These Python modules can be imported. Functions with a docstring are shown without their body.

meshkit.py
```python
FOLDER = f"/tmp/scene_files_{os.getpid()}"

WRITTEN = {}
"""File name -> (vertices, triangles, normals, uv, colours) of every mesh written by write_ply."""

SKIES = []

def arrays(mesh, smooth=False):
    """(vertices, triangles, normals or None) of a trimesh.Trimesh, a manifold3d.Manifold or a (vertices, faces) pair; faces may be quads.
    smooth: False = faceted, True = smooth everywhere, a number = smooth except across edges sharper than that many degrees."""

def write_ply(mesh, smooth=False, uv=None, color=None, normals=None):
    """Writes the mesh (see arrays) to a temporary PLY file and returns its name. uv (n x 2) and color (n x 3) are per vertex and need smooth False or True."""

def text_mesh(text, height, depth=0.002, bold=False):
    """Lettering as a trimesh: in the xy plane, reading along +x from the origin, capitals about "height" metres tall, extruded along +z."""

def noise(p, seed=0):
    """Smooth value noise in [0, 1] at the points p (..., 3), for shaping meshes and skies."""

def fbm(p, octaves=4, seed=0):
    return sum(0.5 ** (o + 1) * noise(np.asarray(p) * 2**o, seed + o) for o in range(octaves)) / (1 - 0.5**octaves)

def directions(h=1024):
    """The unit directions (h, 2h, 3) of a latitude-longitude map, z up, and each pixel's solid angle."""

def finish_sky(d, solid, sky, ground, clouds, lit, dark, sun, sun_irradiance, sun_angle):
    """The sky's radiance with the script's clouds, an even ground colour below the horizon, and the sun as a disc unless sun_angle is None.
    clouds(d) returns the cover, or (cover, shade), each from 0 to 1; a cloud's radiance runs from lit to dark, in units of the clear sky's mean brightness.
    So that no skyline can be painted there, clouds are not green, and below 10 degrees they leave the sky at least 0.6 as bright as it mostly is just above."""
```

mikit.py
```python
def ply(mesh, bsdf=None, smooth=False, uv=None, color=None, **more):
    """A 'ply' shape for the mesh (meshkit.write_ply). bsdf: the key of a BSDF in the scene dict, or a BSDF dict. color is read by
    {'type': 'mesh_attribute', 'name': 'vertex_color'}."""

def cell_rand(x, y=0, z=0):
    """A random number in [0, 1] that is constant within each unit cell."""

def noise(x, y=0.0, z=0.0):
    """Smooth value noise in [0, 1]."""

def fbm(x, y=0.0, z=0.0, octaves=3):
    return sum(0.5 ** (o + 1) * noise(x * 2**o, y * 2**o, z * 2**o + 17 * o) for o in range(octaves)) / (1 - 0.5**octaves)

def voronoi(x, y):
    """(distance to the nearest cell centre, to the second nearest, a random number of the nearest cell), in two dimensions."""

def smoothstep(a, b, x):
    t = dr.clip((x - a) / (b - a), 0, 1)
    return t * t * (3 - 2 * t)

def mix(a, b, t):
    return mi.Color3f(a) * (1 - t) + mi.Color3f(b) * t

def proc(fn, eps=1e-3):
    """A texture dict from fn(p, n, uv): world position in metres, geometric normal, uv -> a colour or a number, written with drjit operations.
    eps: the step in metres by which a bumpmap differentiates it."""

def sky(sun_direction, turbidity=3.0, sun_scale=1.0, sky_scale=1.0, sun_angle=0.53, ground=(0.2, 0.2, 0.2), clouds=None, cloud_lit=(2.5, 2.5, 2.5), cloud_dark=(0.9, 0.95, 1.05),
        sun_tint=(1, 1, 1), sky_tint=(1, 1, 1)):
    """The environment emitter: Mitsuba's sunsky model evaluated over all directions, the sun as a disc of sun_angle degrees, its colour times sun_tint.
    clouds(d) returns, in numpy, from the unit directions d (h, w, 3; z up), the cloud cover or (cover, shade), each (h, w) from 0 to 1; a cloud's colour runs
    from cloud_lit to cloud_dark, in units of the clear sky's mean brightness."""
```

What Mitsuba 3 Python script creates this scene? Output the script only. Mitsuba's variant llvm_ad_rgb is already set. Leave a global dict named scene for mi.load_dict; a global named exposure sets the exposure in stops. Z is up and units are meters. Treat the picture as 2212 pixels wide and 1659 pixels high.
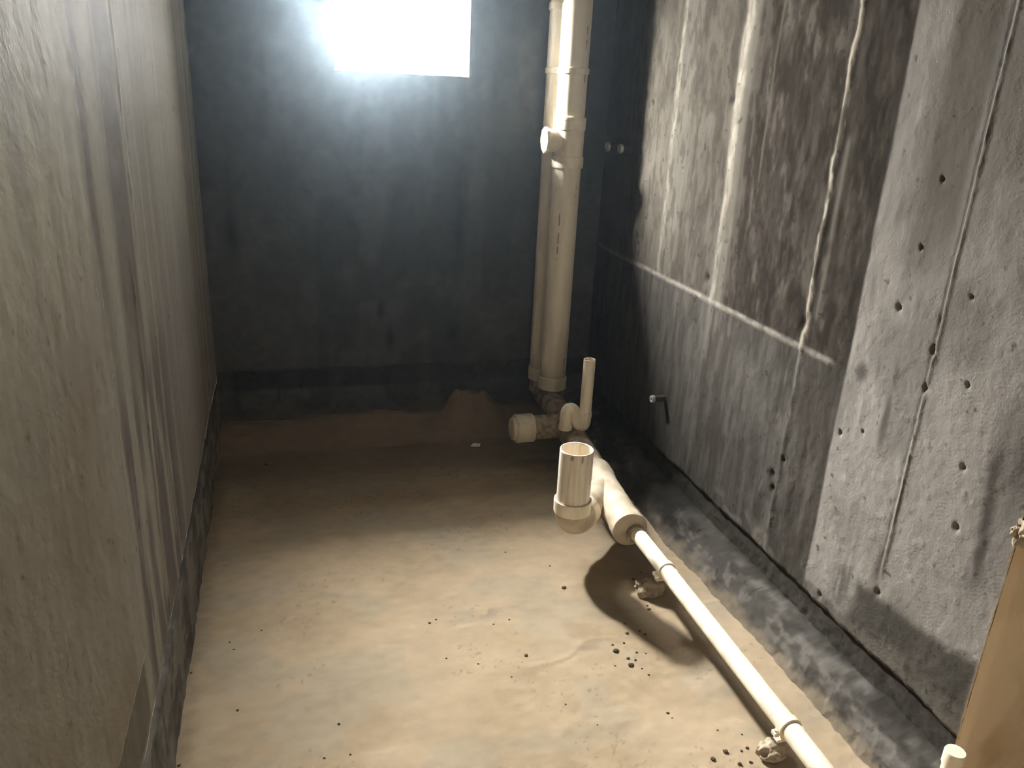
import math, random
import numpy as np, trimesh, mitsuba as mi, drjit as dr
import mikit, meshkit
from mikit import proc, noise, fbm, smoothstep

T = mi.ScalarTransform4f
random.seed(7)
rng = np.random.default_rng(7)
scene, labels = {}, {}

# ------------------------------------------------------------------ camera, light, exposure
EYE = np.array([0.0, 0.0, 1.65])
FWD = np.array([0.26785, 0.89972, -0.34460])
DOWN = np.array([-0.05049, -0.34408, -0.93758])
exposure = 5.0
SKY = 0.072              # daylight of the open rooms behind the camera (small next to the window)
PANEL = 158.0              # small strong light panel added outside the window
PANEL_DIM = 3.2           # wide weak light panel, added as well
HAZE = 0.030

scene['haze_medium'] = {'type': 'homogeneous', 'sigma_t': HAZE,
                        'albedo': {'type': 'rgb', 'value': [0.145, 0.180, 0.208]},
                        'phase': {'type': 'hg', 'g': 0.915}}
scene['camera'] = {'type': 'perspective', 'fov': math.degrees(2 * math.atan(1106 / 1718.4)), 'fov_axis': 'x',
                   'near_clip': 0.02, 'far_clip': 100.0,
                   'to_world': T().look_at(EYE.tolist(), (EYE + FWD).tolist(), (-DOWN).tolist()),
                   'medium': {'type': 'ref', 'id': 'haze_medium'}}
scene['daylight'] = {'type': 'constant', 'radiance': {'type': 'rgb', 'value': [SKY * 1.16, SKY, SKY * 0.78]}}

# ------------------------------------------------------------------ room dimensions (metres)
XL, XR, YF, YN = -0.335, 1.54, 3.78, 1.17
ZC = 2.75
WX0, WX1, WZ0, WZ1 = 0.257, 0.850, 1.702, 2.26      # window opening in the far wall
DEPTH = 0.16


# ------------------------------------------------------------------ helpers
def add(key, mesh, bsdf, smooth=30, label=None, category=None, group=None, kind=None, **kw):
    scene[key] = mikit.ply(mesh, bsdf, smooth=smooth, **kw)
    d = {}
    for k, v in (('label', label), ('category', category), ('group', group), ('kind', kind)):
        if v:
            d[k] = v
    if d:
        labels[key] = d


def thing(key, label, category, group=None):
    labels[key] = {'label': label, 'category': category}
    if group:
        labels[key]['group'] = group


def cat(ms):
    return trimesh.util.concatenate([m for m in ms])


def grid(U, V, fn):
    """Sheet mesh over the parameters; fn(U2, V2) -> points (.., 3). Winding: dU x dV."""
    u2, v2 = np.meshgrid(U, V, indexing='ij')
    P = fn(u2, v2)
    nu, nv = len(U), len(V)
    i = (np.arange(nu - 1)[:, None] * nv + np.arange(nv - 1)[None]).ravel()
    f = np.vstack([np.stack([i, i + nv, i + nv + 1], 1), np.stack([i, i + nv + 1, i + 1], 1)])
    return P.reshape(-1, 3), f, u2, v2


def nz(a, b, c=0.0, o=3, seed=0):
    a = np.asarray(a, float)
    return meshkit.fbm(np.stack([a, np.broadcast_to(b, a.shape), np.broadcast_to(c, a.shape)], -1), o, seed)


def ss(a, b, x):
    t = np.clip((x - a) / (b - a), 0, 1)
    return t * t * (3 - 2 * t)


def band(x, a, b, w):
    """1 between a and b, soft over w"""
    return ss(a - w, a + w, x) * (1 - ss(b - w, b + w, x))


def lerp(c, col, m):
    return c * (1 - m[..., None]) + np.asarray(col, float) * m[..., None]


def arc(c, r, a0, a1, ex, ez, n=14):
    ex, ez = np.asarray(ex, float), np.asarray(ez, float)
    t = np.linspace(a0, a1, n)
    return [np.asarray(c) + r * (math.cos(k) * ex + math.sin(k) * ez) for k in t]


def frames(P):
    P = np.asarray(P, float)
    tn = np.gradient(P, axis=0)
    tn /= np.linalg.norm(tn, axis=1, keepdims=True)
    a = np.array([0, 0, 1.0]) if abs(tn[0][2]) < 0.9 else np.array([1.0, 0, 0])
    n = np.cross(tn[0], a); n /= np.linalg.norm(n)
    N = []
    for t in tn:
        n = n - t * (n @ t); n /= np.linalg.norm(n)
        N.append(n.copy())
    N = np.array(N)
    return tn, N, np.cross(tn, N)


def tube(P, r, inner=None, seg=32, caps=(True, True)):
    """Round tube along the points; r a number or one per point; inner = bore radius (open, with walls) or None (solid ends)."""
    P = np.asarray(P, float)
    r = np.broadcast_to(np.asarray(r, float), len(P))
    tn, N, B = frames(P)
    a = np.arange(seg) * 2 * np.pi / seg
    ring = lambda k, rr: P[k] + rr * (np.cos(a)[:, None] * N[k] + np.sin(a)[:, None] * B[k])
    rings = [ring(k, r[k]) for k in range(len(P))]
    bev = 0.0012
    if inner is None:
        if caps[1]:
            rings = rings[:-1] + [ring(-1, r[-1]) - tn[-1] * bev, ring(-1, max(r[-1] - bev, 1e-4)), ring(-1, 1e-4)]
        if caps[0]:
            rings = [ring(0, 1e-4), ring(0, max(r[0] - bev, 1e-4)), ring(0, r[0]) + tn[0] * bev] + rings[1:]
    else:
        mid = 0.5 * (r[-1] + inner)
        rings = rings[:-1] + [ring(-1, r[-1]) - tn[-1] * bev, ring(-1, r[-1] - bev), ring(-1, inner + bev), ring(-1, inner) - tn[-1] * bev]
        rings += [ring(k, inner) for k in range(len(P) - 2, -1, -1)]
        rings += [ring(0, 1e-4)]
        rings = [ring(0, 1e-4)] + rings if caps[0] else rings
    V = np.vstack(rings)
    F = []
    m = len(rings)
    i = np.arange(seg); j = (i + 1) % seg
    for k in range(m - 1):
        b0, b1 = k * seg, (k + 1) * seg
        F.append(np.stack([b0 + i, b0 + j, b1 + j], 1)); F.append(np.stack([b0 + i, b1 + j, b1 + i], 1))
    return trimesh.Trimesh(V, np.vstack(F), process=False)


def lathe(prof, origin, axis, seg=40):
    """prof: list of (distance along the axis, radius)."""
    axis = np.asarray(axis, float); axis /= np.linalg.norm(axis)
    a0 = np.array([0, 0, 1.0]) if abs(axis[2]) < 0.9 else np.array([1.0, 0, 0])
    n = np.cross(axis, a0); n /= np.linalg.norm(n); b = np.cross(axis, n)
    a = np.arange(seg) * 2 * np.pi / seg
    circ = np.cos(a)[:, None] * n + np.sin(a)[:, None] * b
    V = np.vstack([np.asarray(origin) + axis * s + circ * max(r, 1e-4) for s, r in prof])
    F = []
    i = np.arange(seg); j = (i + 1) % seg
    for k in range(len(prof) - 1):
        b0, b1 = k * seg, (k + 1) * seg
        F.append(np.stack([b0 + i, b0 + j, b1 + j], 1)); F.append(np.stack([b0 + i, b1 + j, b1 + i], 1))
    return trimesh.Trimesh(V, np.vstack(F), process=False)


def box(c, e, bevel=0.002):
    import manifold3d as m3
    e = np.asarray(e, float)
    pts = []
    for sx in (-1, 1):
        for sy in (-1, 1):
            for sz in (-1, 1):
                h = e / 2 * [sx, sy, sz]
                for k in range(3):
                    q = h - bevel * np.sign(h); q[k] = h[k]
                    pts.append(q)
    m = trimesh.convex.convex_hull(np.array(pts) + np.asarray(c))
    return m


def line(p, q, n=2):
    return [np.asarray(p) + (np.asarray(q) - np.asarray(p)) * t for t in np.linspace(0, 1, n)]


def lump(center, size, seed, sub=2, rough=0.45):
    m = trimesh.creation.icosphere(subdivisions=sub)
    v = m.vertices.copy()
    k = 0.7 + rough * (nz(v[:, 0] * 1.7 + seed * 3.1, v[:, 1] * 1.7, v[:, 2] * 1.7, 2, seed) * 2 - 0.6)
    v = v * k[:, None] * np.asarray(size, float)
    return trimesh.Trimesh(v + np.asarray(center), m.faces, process=False)


# ------------------------------------------------------------------ materials
def concrete_bump(p, n, uv):
    return 0.9 * fbm(p.x * 55, p.y * 55, p.z * 40, 3) + 0.35 * noise(p.x * 260, p.y * 260, p.z * 200)


scene['mat_wall'] = {'type': 'twosided', 'b': {'type': 'bumpmap', 'tex': proc(concrete_bump, 1.5e-3), 'scale': 0.0022,
                     'b': {'type': 'diffuse', 'reflectance': {'type': 'mesh_attribute', 'name': 'vertex_color'}}}}
scene['mat_wall_left'] = {'type': 'twosided', 'b': {'type': 'bumpmap', 'tex': proc(concrete_bump, 1.5e-3), 'scale': 0.0016,
                          'b': {'type': 'blendbsdf', 'weight': 0.5, 'a': {'type': 'diffuse', 'reflectance': {'type': 'mesh_attribute', 'name': 'vertex_color'}},
                          'b': {'type': 'principled', 'base_color': {'type': 'mesh_attribute', 'name': 'vertex_color'}, 'roughness': 0.60, 'specular': 0.06}}}}
scene['mat_floor'] = {'type': 'twosided', 'b': {'type': 'bumpmap', 'tex': proc(lambda p, n, uv: fbm(p.x * 70, p.y * 90, 0.0, 3), 1.5e-3), 'scale': 0.0011,
                      'b': {'type': 'diffuse', 'reflectance': {'type': 'mesh_attribute', 'name': 'vertex_color'}}}}


def pvc_color(p, n, uv):
    d = fbm(p.x * 28, p.y * 28, p.z * 6, 3)
    s = smoothstep(0.60, 0.80, fbm(p.x * 90 + 5, p.y * 90, p.z * 14, 3))
    c = mikit.mix([0.78, 0.70, 0.55], [0.69, 0.60, 0.45], smoothstep(0.35, 0.7, d))
    return mikit.mix(c, [0.40, 0.34, 0.25], s * 0.30)


scene['mat_pvc'] = {'type': 'twosided', 'b': {'type': 'principled', 'base_color': proc(pvc_color), 'roughness': 0.42, 'specular': 0.45}}
scene['mat_pvc_shaded'] = {'type': 'twosided', 'b': {'type': 'principled', 'roughness': 0.55, 'specular': 0.3,  # darker PVC copy: weaker light on the drain fittings put into the colour
                         'base_color': proc(lambda p, n, uv: mikit.mix([0.50, 0.425, 0.315], [0.40, 0.33, 0.235], smoothstep(0.35, 0.7, fbm(p.x * 20, p.y * 20, p.z * 20, 3))))}}
scene['mat_dusty'] = {'type': 'twosided', 'b': {'type': 'diffuse', 'reflectance': proc(lambda p, n, uv: mikit.mix([0.40, 0.315, 0.22], [0.22, 0.175, 0.125], smoothstep(0.35, 0.65, fbm(p.x * 30, p.y * 30, p.z * 30, 3))))}}
scene['mat_print'] = {'type': 'twosided', 'b': {'type': 'principled', 'base_color': {'type': 'mesh_attribute', 'name': 'vertex_color'}, 'roughness': 0.42, 'specular': 0.45}}
scene['mat_crumb'] = {'type': 'twosided', 'b': {'type': 'diffuse', 'reflectance': {'type': 'rgb', 'value': [0.085, 0.062, 0.048]}}}
scene['mat_mortar'] = {'type': 'twosided', 'b': {'type': 'bumpmap', 'tex': proc(lambda p, n, uv: fbm(p.x * 120, p.y * 120, p.z * 120, 2), 1e-3), 'scale': 0.003,
                       'b': {'type': 'diffuse', 'reflectance': proc(lambda p, n, uv: mikit.mix([0.42, 0.345, 0.25], [0.27, 0.215, 0.155], smoothstep(0.35, 0.7, fbm(p.x * 60, p.y * 60, p.z * 60, 2))))}}}
scene['mat_steel'] = {'type': 'twosided', 'b': {'type': 'principled', 'base_color': {'type': 'rgb', 'value': [0.50, 0.49, 0.45]}, 'roughness': 0.45, 'metallic': 0.6}}
scene['mat_dark'] = {'type': 'twosided', 'b': {'type': 'diffuse', 'reflectance': {'type': 'rgb', 'value': [0.05, 0.047, 0.04]}}}
scene['mat_twig'] = {'type': 'twosided', 'b': {'type': 'diffuse', 'reflectance': {'type': 'rgb', 'value': [0.36, 0.26, 0.17]}}}
scene['mat_paper'] = {'type': 'twosided', 'b': {'type': 'diffuse', 'reflectance': {'type': 'rgb', 'value': [0.75, 0.72, 0.66]}}}
scene['mat_ceiling'] = {'type': 'twosided', 'b': {'type': 'diffuse', 'reflectance': {'type': 'rgb', 'value': [0.10, 0.095, 0.088]}}}
scene['mat_render'] = {'type': 'twosided', 'b': {'type': 'bumpmap', 'tex': proc(concrete_bump, 1.5e-3), 'scale': 0.002,
                       'b': {'type': 'diffuse', 'reflectance': {'type': 'mesh_attribute', 'name': 'vertex_color'}}}}

# ------------------------------------------------------------------ right wall: concrete sheet with a recessed groove above a sloping kicker
ZK = np.array([-0.02, 0.0, 0.030, 0.070, 0.095, 0.108, 0.185, 0.200, 0.215])


def right_x(Y, Z):
    xf = 1.405 + 0.03 * np.clip((2.4 - Y) / 1.0, 0, 1.2) + 0.016 * (nz(Y * 9, 0.3, 1.0, 3, 5) - 0.5)
    xk = np.stack([xf - 0.05, xf, 0.55 * xf + 0.45 * 1.475, np.full_like(Y, 1.470), np.full_like(Y, 1.492), np.full_like(Y, 1.555), np.full_like(Y, 1.572), np.full_like(Y, 1.548), np.full_like(Y, XR)])
    out = np.full_like(Y, XR)
    for k in range(len(ZK) - 1):
        m = (Z >= ZK[k]) & (Z < ZK[k + 1])
        t = (Z - ZK[k]) / (ZK[k + 1] - ZK[k])
        out = np.where(m, xk[k] * (1 - t) + xk[k + 1] * t, out)
    return out


def wall_right():
    U = np.arange(YN, YF + 0.021, 0.0048)
    V = np.concatenate([np.arange(-0.02, 0.24, 0.004), np.arange(0.24, 2.06, 0.0052), np.linspace(2.06, ZC + 0.02, 40)])

    def pos(Y, Z):
        jit = 0.020 * (nz(Y * 6, 0.0, 2.0, 3, 11) - 0.5) + 0.006 * (nz(Y * 45, 0.0, 2.0, 2, 14) - 0.5) * ss(0.09, 0.12, Z)
        zq = Z - jit * band(Z, 0.06, 0.27, 0.03)
        X = right_x(Y, zq)
        low = 1 - ss(0.19, 0.23, zq)
        # waves of the formwork, board edges, bug holes
        X = X - 0.006 * (nz(Y * 2.2, Z * 1.6, 3.0, 2, 1) - 0.5) - 0.0045 * (nz(Y * 22, Z * 14, 1.0, 3, 2) - 0.5)
        X = X - low * 0.014 * (nz(Y * 34, Z * 34, X * 34, 4, 3) - 0.5)
        up = 1 - low
        yc = 1.522 + 0.004 * (nz(Z * 9, 0, 0, 2, 4) - 0.5)
        X = X + up * (0.003 * np.exp(-((Y - yc - 0.004) / 0.004) ** 2) - 0.004 * np.exp(-((Y - yc + 0.005) / 0.006) ** 2)) * ss(0.42, 0.5, Z)
        y3 = 2.028 + 0.008 * (nz(Z * 8, 1, 0, 2, 6) - 0.5)
        X = X - up * 0.005 * np.exp(-((Y - y3) / 0.012) ** 2)
        y2 = 2.597
        X = X - up * 0.003 * np.exp(-((Y - y2) / 0.02) ** 2)
        X = X - up * 0.004 * np.exp(-((Z - 0.943) / 0.010) ** 2) * band(Y, 1.87, 3.75, 0.02)
        for (yh, zh, rh) in [(2.647, 1.66, .017), (3.313, 1.064, .013), (3.30, 1.035, .01), (2.655, 1.022, .017), (1.638, 1.331, .006), (1.671, 1.167, .009), (1.526, 1.095, .008),
                             (1.52, .996, .009), (2.066, .485, .014), (2.05, .44, .012), (1.356, .856, .007), (1.331, .706, .008), (1.733, .236, .008), (1.518, .392, .009), (3.28, 1.634, .008),
                             (2.04, 1.017, .018), (1.787, .759, .006), (1.62, 1.50, .005), (1.45, 1.25, .004), (1.40, 1.05, .005), (2.02, .56, .01), (1.70, .80, .004)]:
            X = X + 0.011 * np.exp(-(((Y - yh) / rh) ** 2 + ((Z - zh) / (rh * 1.4)) ** 2) * 1.2)
        # small blisters in the skim near the corner
        b = nz(Y * 36, Z * 30, 7.0, 2, 21)
        X = X - up * 0.0016 * ss(0.68, 0.84, b) * (1 - ss(1.8, 1.95, Y)) * (1 - ss(0.8, 1.3, Z))
        b = nz(Y * 28, Z * 12, 9.0, 3, 22)
        X = X - up * 0.002 * ss(0.62, 0.78, b) * band(Y, 1.9, 2.15, 0.06) * (1 - ss(0.9, 1.0, Z))
        return np.stack([X, Y, Z], -1)

    P, F, Y, Z = grid(U, V, pos)
    # colour of the concrete
    st = nz(Y * 34, Z * 2.2, 0.0, 3, 31)          # vertical streaks
    st2 = nz(Y * 90, Z * 5.0, 1.0, 3, 32)
    mo = nz(Y * 9, Z * 6, 2.0, 4, 33)             # mottles
    fine = nz(Y * 60, Z * 26, 3.0, 3, 34)
    wob = 0.020 * (nz(Z * 3.0, Y * 2, 4.0, 2, 35) - 0.5)
    y = Y + wob * 0.6
    C = np.full(Y.shape + (3,), 0.0) + np.array([0.225, 0.212, 0.190])
    top = ss(0.93, 0.955, Z)
    DK, MD, LT, PL = [0.102, 0.088, 0.077], [0.175, 0.160, 0.138], [0.40, 0.375, 0.325], [0.80, 0.74, 0.63]
    # --- above the pour line
    Ct = C.copy()
    Ct = lerp(Ct, [0.205, 0.188, 0.160], ss(3.07, 3.10, y))
    Ct = lerp(Ct, [0.15, 0.135, 0.115], ss(0.52, 0.62, mo + 0.25 * (st - 0.5)) * ss(3.05, 3.12, y) * 0.8)
    Ct = lerp(Ct, [0.235, 0.220, 0.190], band(y, 2.93, 3.06, 0.02) * (1 - 0.5 * ss(1.7, 1.95, Z)))
    Ct = lerp(Ct, [0.155, 0.138, 0.118], band(y, 2.64, 2.93, 0.03))
    Ct = lerp(Ct, [0.22, 0.205, 0.178], ss(0.52, 0.70, 0.6 * mo + 0.4 * st) * band(y, 2.64, 2.93, 0.03) * 0.8)
    Ct = lerp(Ct, [0.17, 0.15, 0.13], band(y, 2.49, 2.57, 0.015))
    Ct = lerp(Ct, DK, band(y, 2.06, 2.49, 0.03))
    Ct = lerp(Ct, [0.165, 0.148, 0.13], ss(0.56, 0.80, 0.55 * mo + 0.45 * st) * band(y, 2.06, 2.49, 0.03) * 0.7)
    Ct = lerp(Ct, DK, band(y, 1.815, 2.06, 0.008))
    Ct = lerp(Ct, [0.175, 0.16, 0.142], ss(0.58, 0.80, 0.5 * mo + 0.5 * st) * band(y, 1.86, 2.02, 0.02) * 0.7)
    Ct = lerp(Ct, [0.082, 0.073, 0.063], band(y, 1.815, 1.86, 0.012) * 0.7)
    pt1 = nz(Y * 30, Z * 11, 12.0, 4, 36)
    pt2 = nz(Y * 70, Z * 24, 13.0, 3, 37)
    spots = ss(0.54, 0.66, 0.65 * pt1 + 0.35 * pt2)
    dim = 1 - ss(0.40, 0.50, 0.6 * pt1 + 0.4 * pt2)
    Ct = lerp(Ct, [0.19, 0.172, 0.15], spots * band(y, 1.84, 2.50, 0.03) * (0.45 + 0.55 * ss(0.45, 0.65, mo)))
    Ct = lerp(Ct, [0.062, 0.053, 0.046], dim * band(y, 1.82, 2.52, 0.03) * 0.8)
    Ct = lerp(Ct, [0.235, 0.215, 0.185], spots * band(y, 2.62, 3.6, 0.02) * 0.5)
    Ct = lerp(Ct, [0.10, 0.088, 0.075], dim * band(y, 2.50, 3.5, 0.05) * 0.55)
    # pale runs of laitance where the boards met
    w3 = 0.006 + 0.014 * nz(Z * 11, 3, 0, 3, 41)
    rag = 0.25 + 0.75 * ss(0.36, 0.56, nz(Y * 70, Z * 22, 15.0, 4, 43))
    edge = 0.016 * (nz(Y * 20, Z * 26, 16.0, 3, 44) - 0.5)
    Ct = lerp(Ct, [0.66, 0.61, 0.51], np.exp(-((y - 2.029 - edge - 0.014 * (nz(Z * 8, 1, 0, 2, 6) - 0.5)) / w3) ** 4) * rag)
    Ct = lerp(Ct, [0.30, 0.275, 0.24], np.exp(-((y - 1.985) / 0.010) ** 2) * ss(0.5, 0.62, nz(Z * 6, 1.0, 5.0, 2, 42)) * 0.8)
    w2 = 0.020 + 0.012 * ss(0.9, 1.9, Z)
    Ct = lerp(Ct, np.array(PL), np.exp(-((y - 2.597 - edge) / w2) ** 4) * (0.45 + 0.45 * ss(1.1, 1.75, Z)) * (0.4 + 0.6 * rag))
    Ct = lerp(Ct, [0.30, 0.28, 0.24], band(y, 2.535, 2.575, 0.01) * 0.7)
    Ct = lerp(Ct, [0.46, 0.43, 0.365], np.exp(-((y - 3.068 - edge) / 0.015) ** 4) * (0.6 + 0.4 * ss(1.2, 1.9, Z)) * rag)
    Ct = lerp(Ct, [0.22, 0.20, 0.165], np.exp(-((y - 2.410) / 0.006) ** 2) * ss(1.3, 1.5, Z) * 0.8)
    # --- below it
    Cb = np.zeros_like(C) + np.array([0.165, 0.155, 0.143])
    Cb = lerp(Cb, [0.13, 0.118, 0.105], ss(0.50, 0.66, nz(Y * 9, Z * 1.1, 6.0, 3, 51) + 0.2 * (st - 0.5)) * 0.75)
    Cb = lerp(Cb, [0.30, 0.28, 0.255], np.exp(-((y - 2.59) / 0.035) ** 2) * ss(0.55, 0.9, Z) * 0.6)
    Cb = lerp(Cb, [0.29, 0.275, 0.25], band(y, 2.03, 2.13, 0.03) * ss(0.4, 0.6, mo) * 0.7)
    Cb = lerp(Cb, [0.15, 0.135, 0.12], band(y, 1.815, 1.98, 0.02) * 0.75)
    Cb = lerp(Cb, [0.42, 0.395, 0.36], np.exp(-((y - 2.022) / 0.010) ** 2) * ss(0.45, 0.6, nz(Z * 12, 2, 0, 2, 52)) * 0.8)
    Cb = lerp(Cb, [0.12, 0.108, 0.096], np.exp(-(((Y - 2.42) / 0.10) ** 2 + ((Z - 0.455) / 0.05) ** 2)) * 0.7)
    C = Ct * top[..., None] + Cb * (1 - top)[..., None]
    pt3 = nz(Y * 42, Z * 9, 14.0, 4, 38)
    C = lerp(C, [0.11, 0.10, 0.09], ss(0.56, 0.66, pt3) * (1 - top) * 0.55)
    C = lerp(C, [0.25, 0.235, 0.215], (1 - ss(0.36, 0.45, pt3)) * (1 - top) * 0.45)
    # pour line
    C = lerp(C, [0.50, 0.465, 0.42], np.exp(-((Z - 0.943 - 0.004 * (fine - 0.5)) / 0.011) ** 4) * band(y, 1.87, 3.75, 0.02) * (0.60 + 0.40 * ss(0.35, 0.6, nz(Y * 24, Z * 60, 17.0, 3, 45))))
    # --- the smooth skim near the corner
    near = 1 - ss(1.808, 1.818, y + 0.004 * (fine - 0.5))
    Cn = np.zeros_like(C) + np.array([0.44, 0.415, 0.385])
    Cn = lerp(Cn, [0.72, 0.68, 0.635], (1 - ss(0.75, 1.5, Z + 0.3 * (mo - 0.5))) * 0.8)  # paler lower down: stronger window light there painted into the skim
    Cn = Cn * (1 - 0.22 * ss(0.42, 0.65, mo))[..., None]
    Cn = lerp(Cn, [0.20, 0.182, 0.155], band(y, 1.545, 1.675, 0.02) * ss(1.15, 1.5, Z + 0.35 * (1.62 - Y)) * 0.85)
    Cn = lerp(Cn, [0.27, 0.25, 0.215], (1 - ss(1.50, 1.53, y)) * ss(1.3, 1.9, Z) * 0.6)
    # pale patch and its dark neighbours
    a = ((Y - 1.715) / 0.085) ** 2 + ((Z - 0.74) / 0.19) ** 2 + 0.5 * (mo - 0.5)
    Cn = lerp(Cn, [0.66, 0.62, 0.585], (1 - ss(0.7, 1.15, a)) * 0.85)
    Cn = lerp(Cn, [0.15, 0.138, 0.125], np.exp(-(((Y - 1.628) / 0.016) ** 2 + ((Z - 0.86) / 0.08) ** 2) ** 2) * 0.75)
    Cn = lerp(Cn, [0.16, 0.148, 0.135], np.exp(-(((Y - 1.66) / 0.04) ** 2 + ((Z - 0.985) / 0.045) ** 2) ** 2) * ss(0.40, 0.60, st) * 0.9)
    Cn = lerp(Cn, [0.15, 0.14, 0.128], np.exp(-(((Y - 1.755) / 0.025) ** 2 + ((Z - 0.96) / 0.03) ** 2) ** 2) * ss(0.35, 0.6, st) * 0.8)
    yd = 1.278 - 0.10 * (0.95 - Z)
    Cn = lerp(Cn, [0.145, 0.132, 0.12], np.exp(-((Y - yd) / 0.022) ** 2) * band(Z, 0.60, 0.95, 0.07) * ss(0.25, 0.5, mo) * 0.9)
    Cn = lerp(Cn, [0.19, 0.178, 0.165], np.exp(-(((Y - 1.20) / 0.05) ** 2 + ((Z - 0.93) / 0.12) ** 2)) * 0.8)
    Cn = lerp(Cn, [0.46, 0.43, 0.395], np.exp(-((Y - 1.523 + 0.006) / 0.005) ** 2) * ss(0.42, 0.5, Z) * 0.8)
    Cn = lerp(Cn, [0.14, 0.128, 0.112], np.exp(-((Y - 1.523 - 0.004) / 0.0035) ** 2) * ss(0.80, 1.2, Z) * 0.6)
    Cn = lerp(Cn, [0.17, 0.155, 0.14], np.exp(-(((Y - 1.535) / 0.016) ** 2 + ((Z - 0.455) / 0.05) ** 2)) * 0.7)
    # dark band above the groove
    zt = 0.372 + 0.16 * (1.6 - Y) * 0.7 + 0.03 * (nz(Y * 6, 0, 8, 3, 61) - 0.5)
    zt = zt + 0.02 * (nz(Y * 30, Z * 20, 8, 3, 68) - 0.5)
    dark_band = (1 - ss(zt - 0.022, zt + 0.022, Z)) * (1 - ss(1.575, 1.615, Y + 0.05 * (nz(Y * 9, Z * 12, 8, 3, 69) - 0.5))) * ss(1.165, 1.185, Y)
    Cn = lerp(Cn, [0.135, 0.125, 0.108], dark_band * (0.75 + 0.25 * ss(0.215, 0.26, Z)) * 0.88)
    Cn = lerp(Cn, [0.30, 0.275, 0.24], band(Z, 0.20, 0.245, 0.012) * ss(0.35, 0.55, mo) * 0.8)
    Cn = lerp(Cn, [0.20, 0.185, 0.168], np.exp(-(((Y - 1.66) / 0.05) ** 2 + ((Z - 0.33) / 0.07) ** 2) ** 2) * ss(0.4, 0.6, st) * 0.7)
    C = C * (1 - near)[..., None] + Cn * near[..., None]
    # rough pale lip above the groove
    C = lerp(C, [0.33, 0.31, 0.28], band(Z, 0.20, 0.28, 0.025) * ss(0.48, 0.62, nz(Y * 14, Z * 14, 3.0, 3, 62)) * 0.7 * (1 - ss(2.3, 2.6, Y)))
    # kicker and groove
    k = 1 - ss(0.190, 0.205, Z - 0.015 * (nz(Y * 6, 0.0, 2.0, 3, 11) - 0.5))
    S = P[:, 0].reshape(Y.shape) + Z
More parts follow.
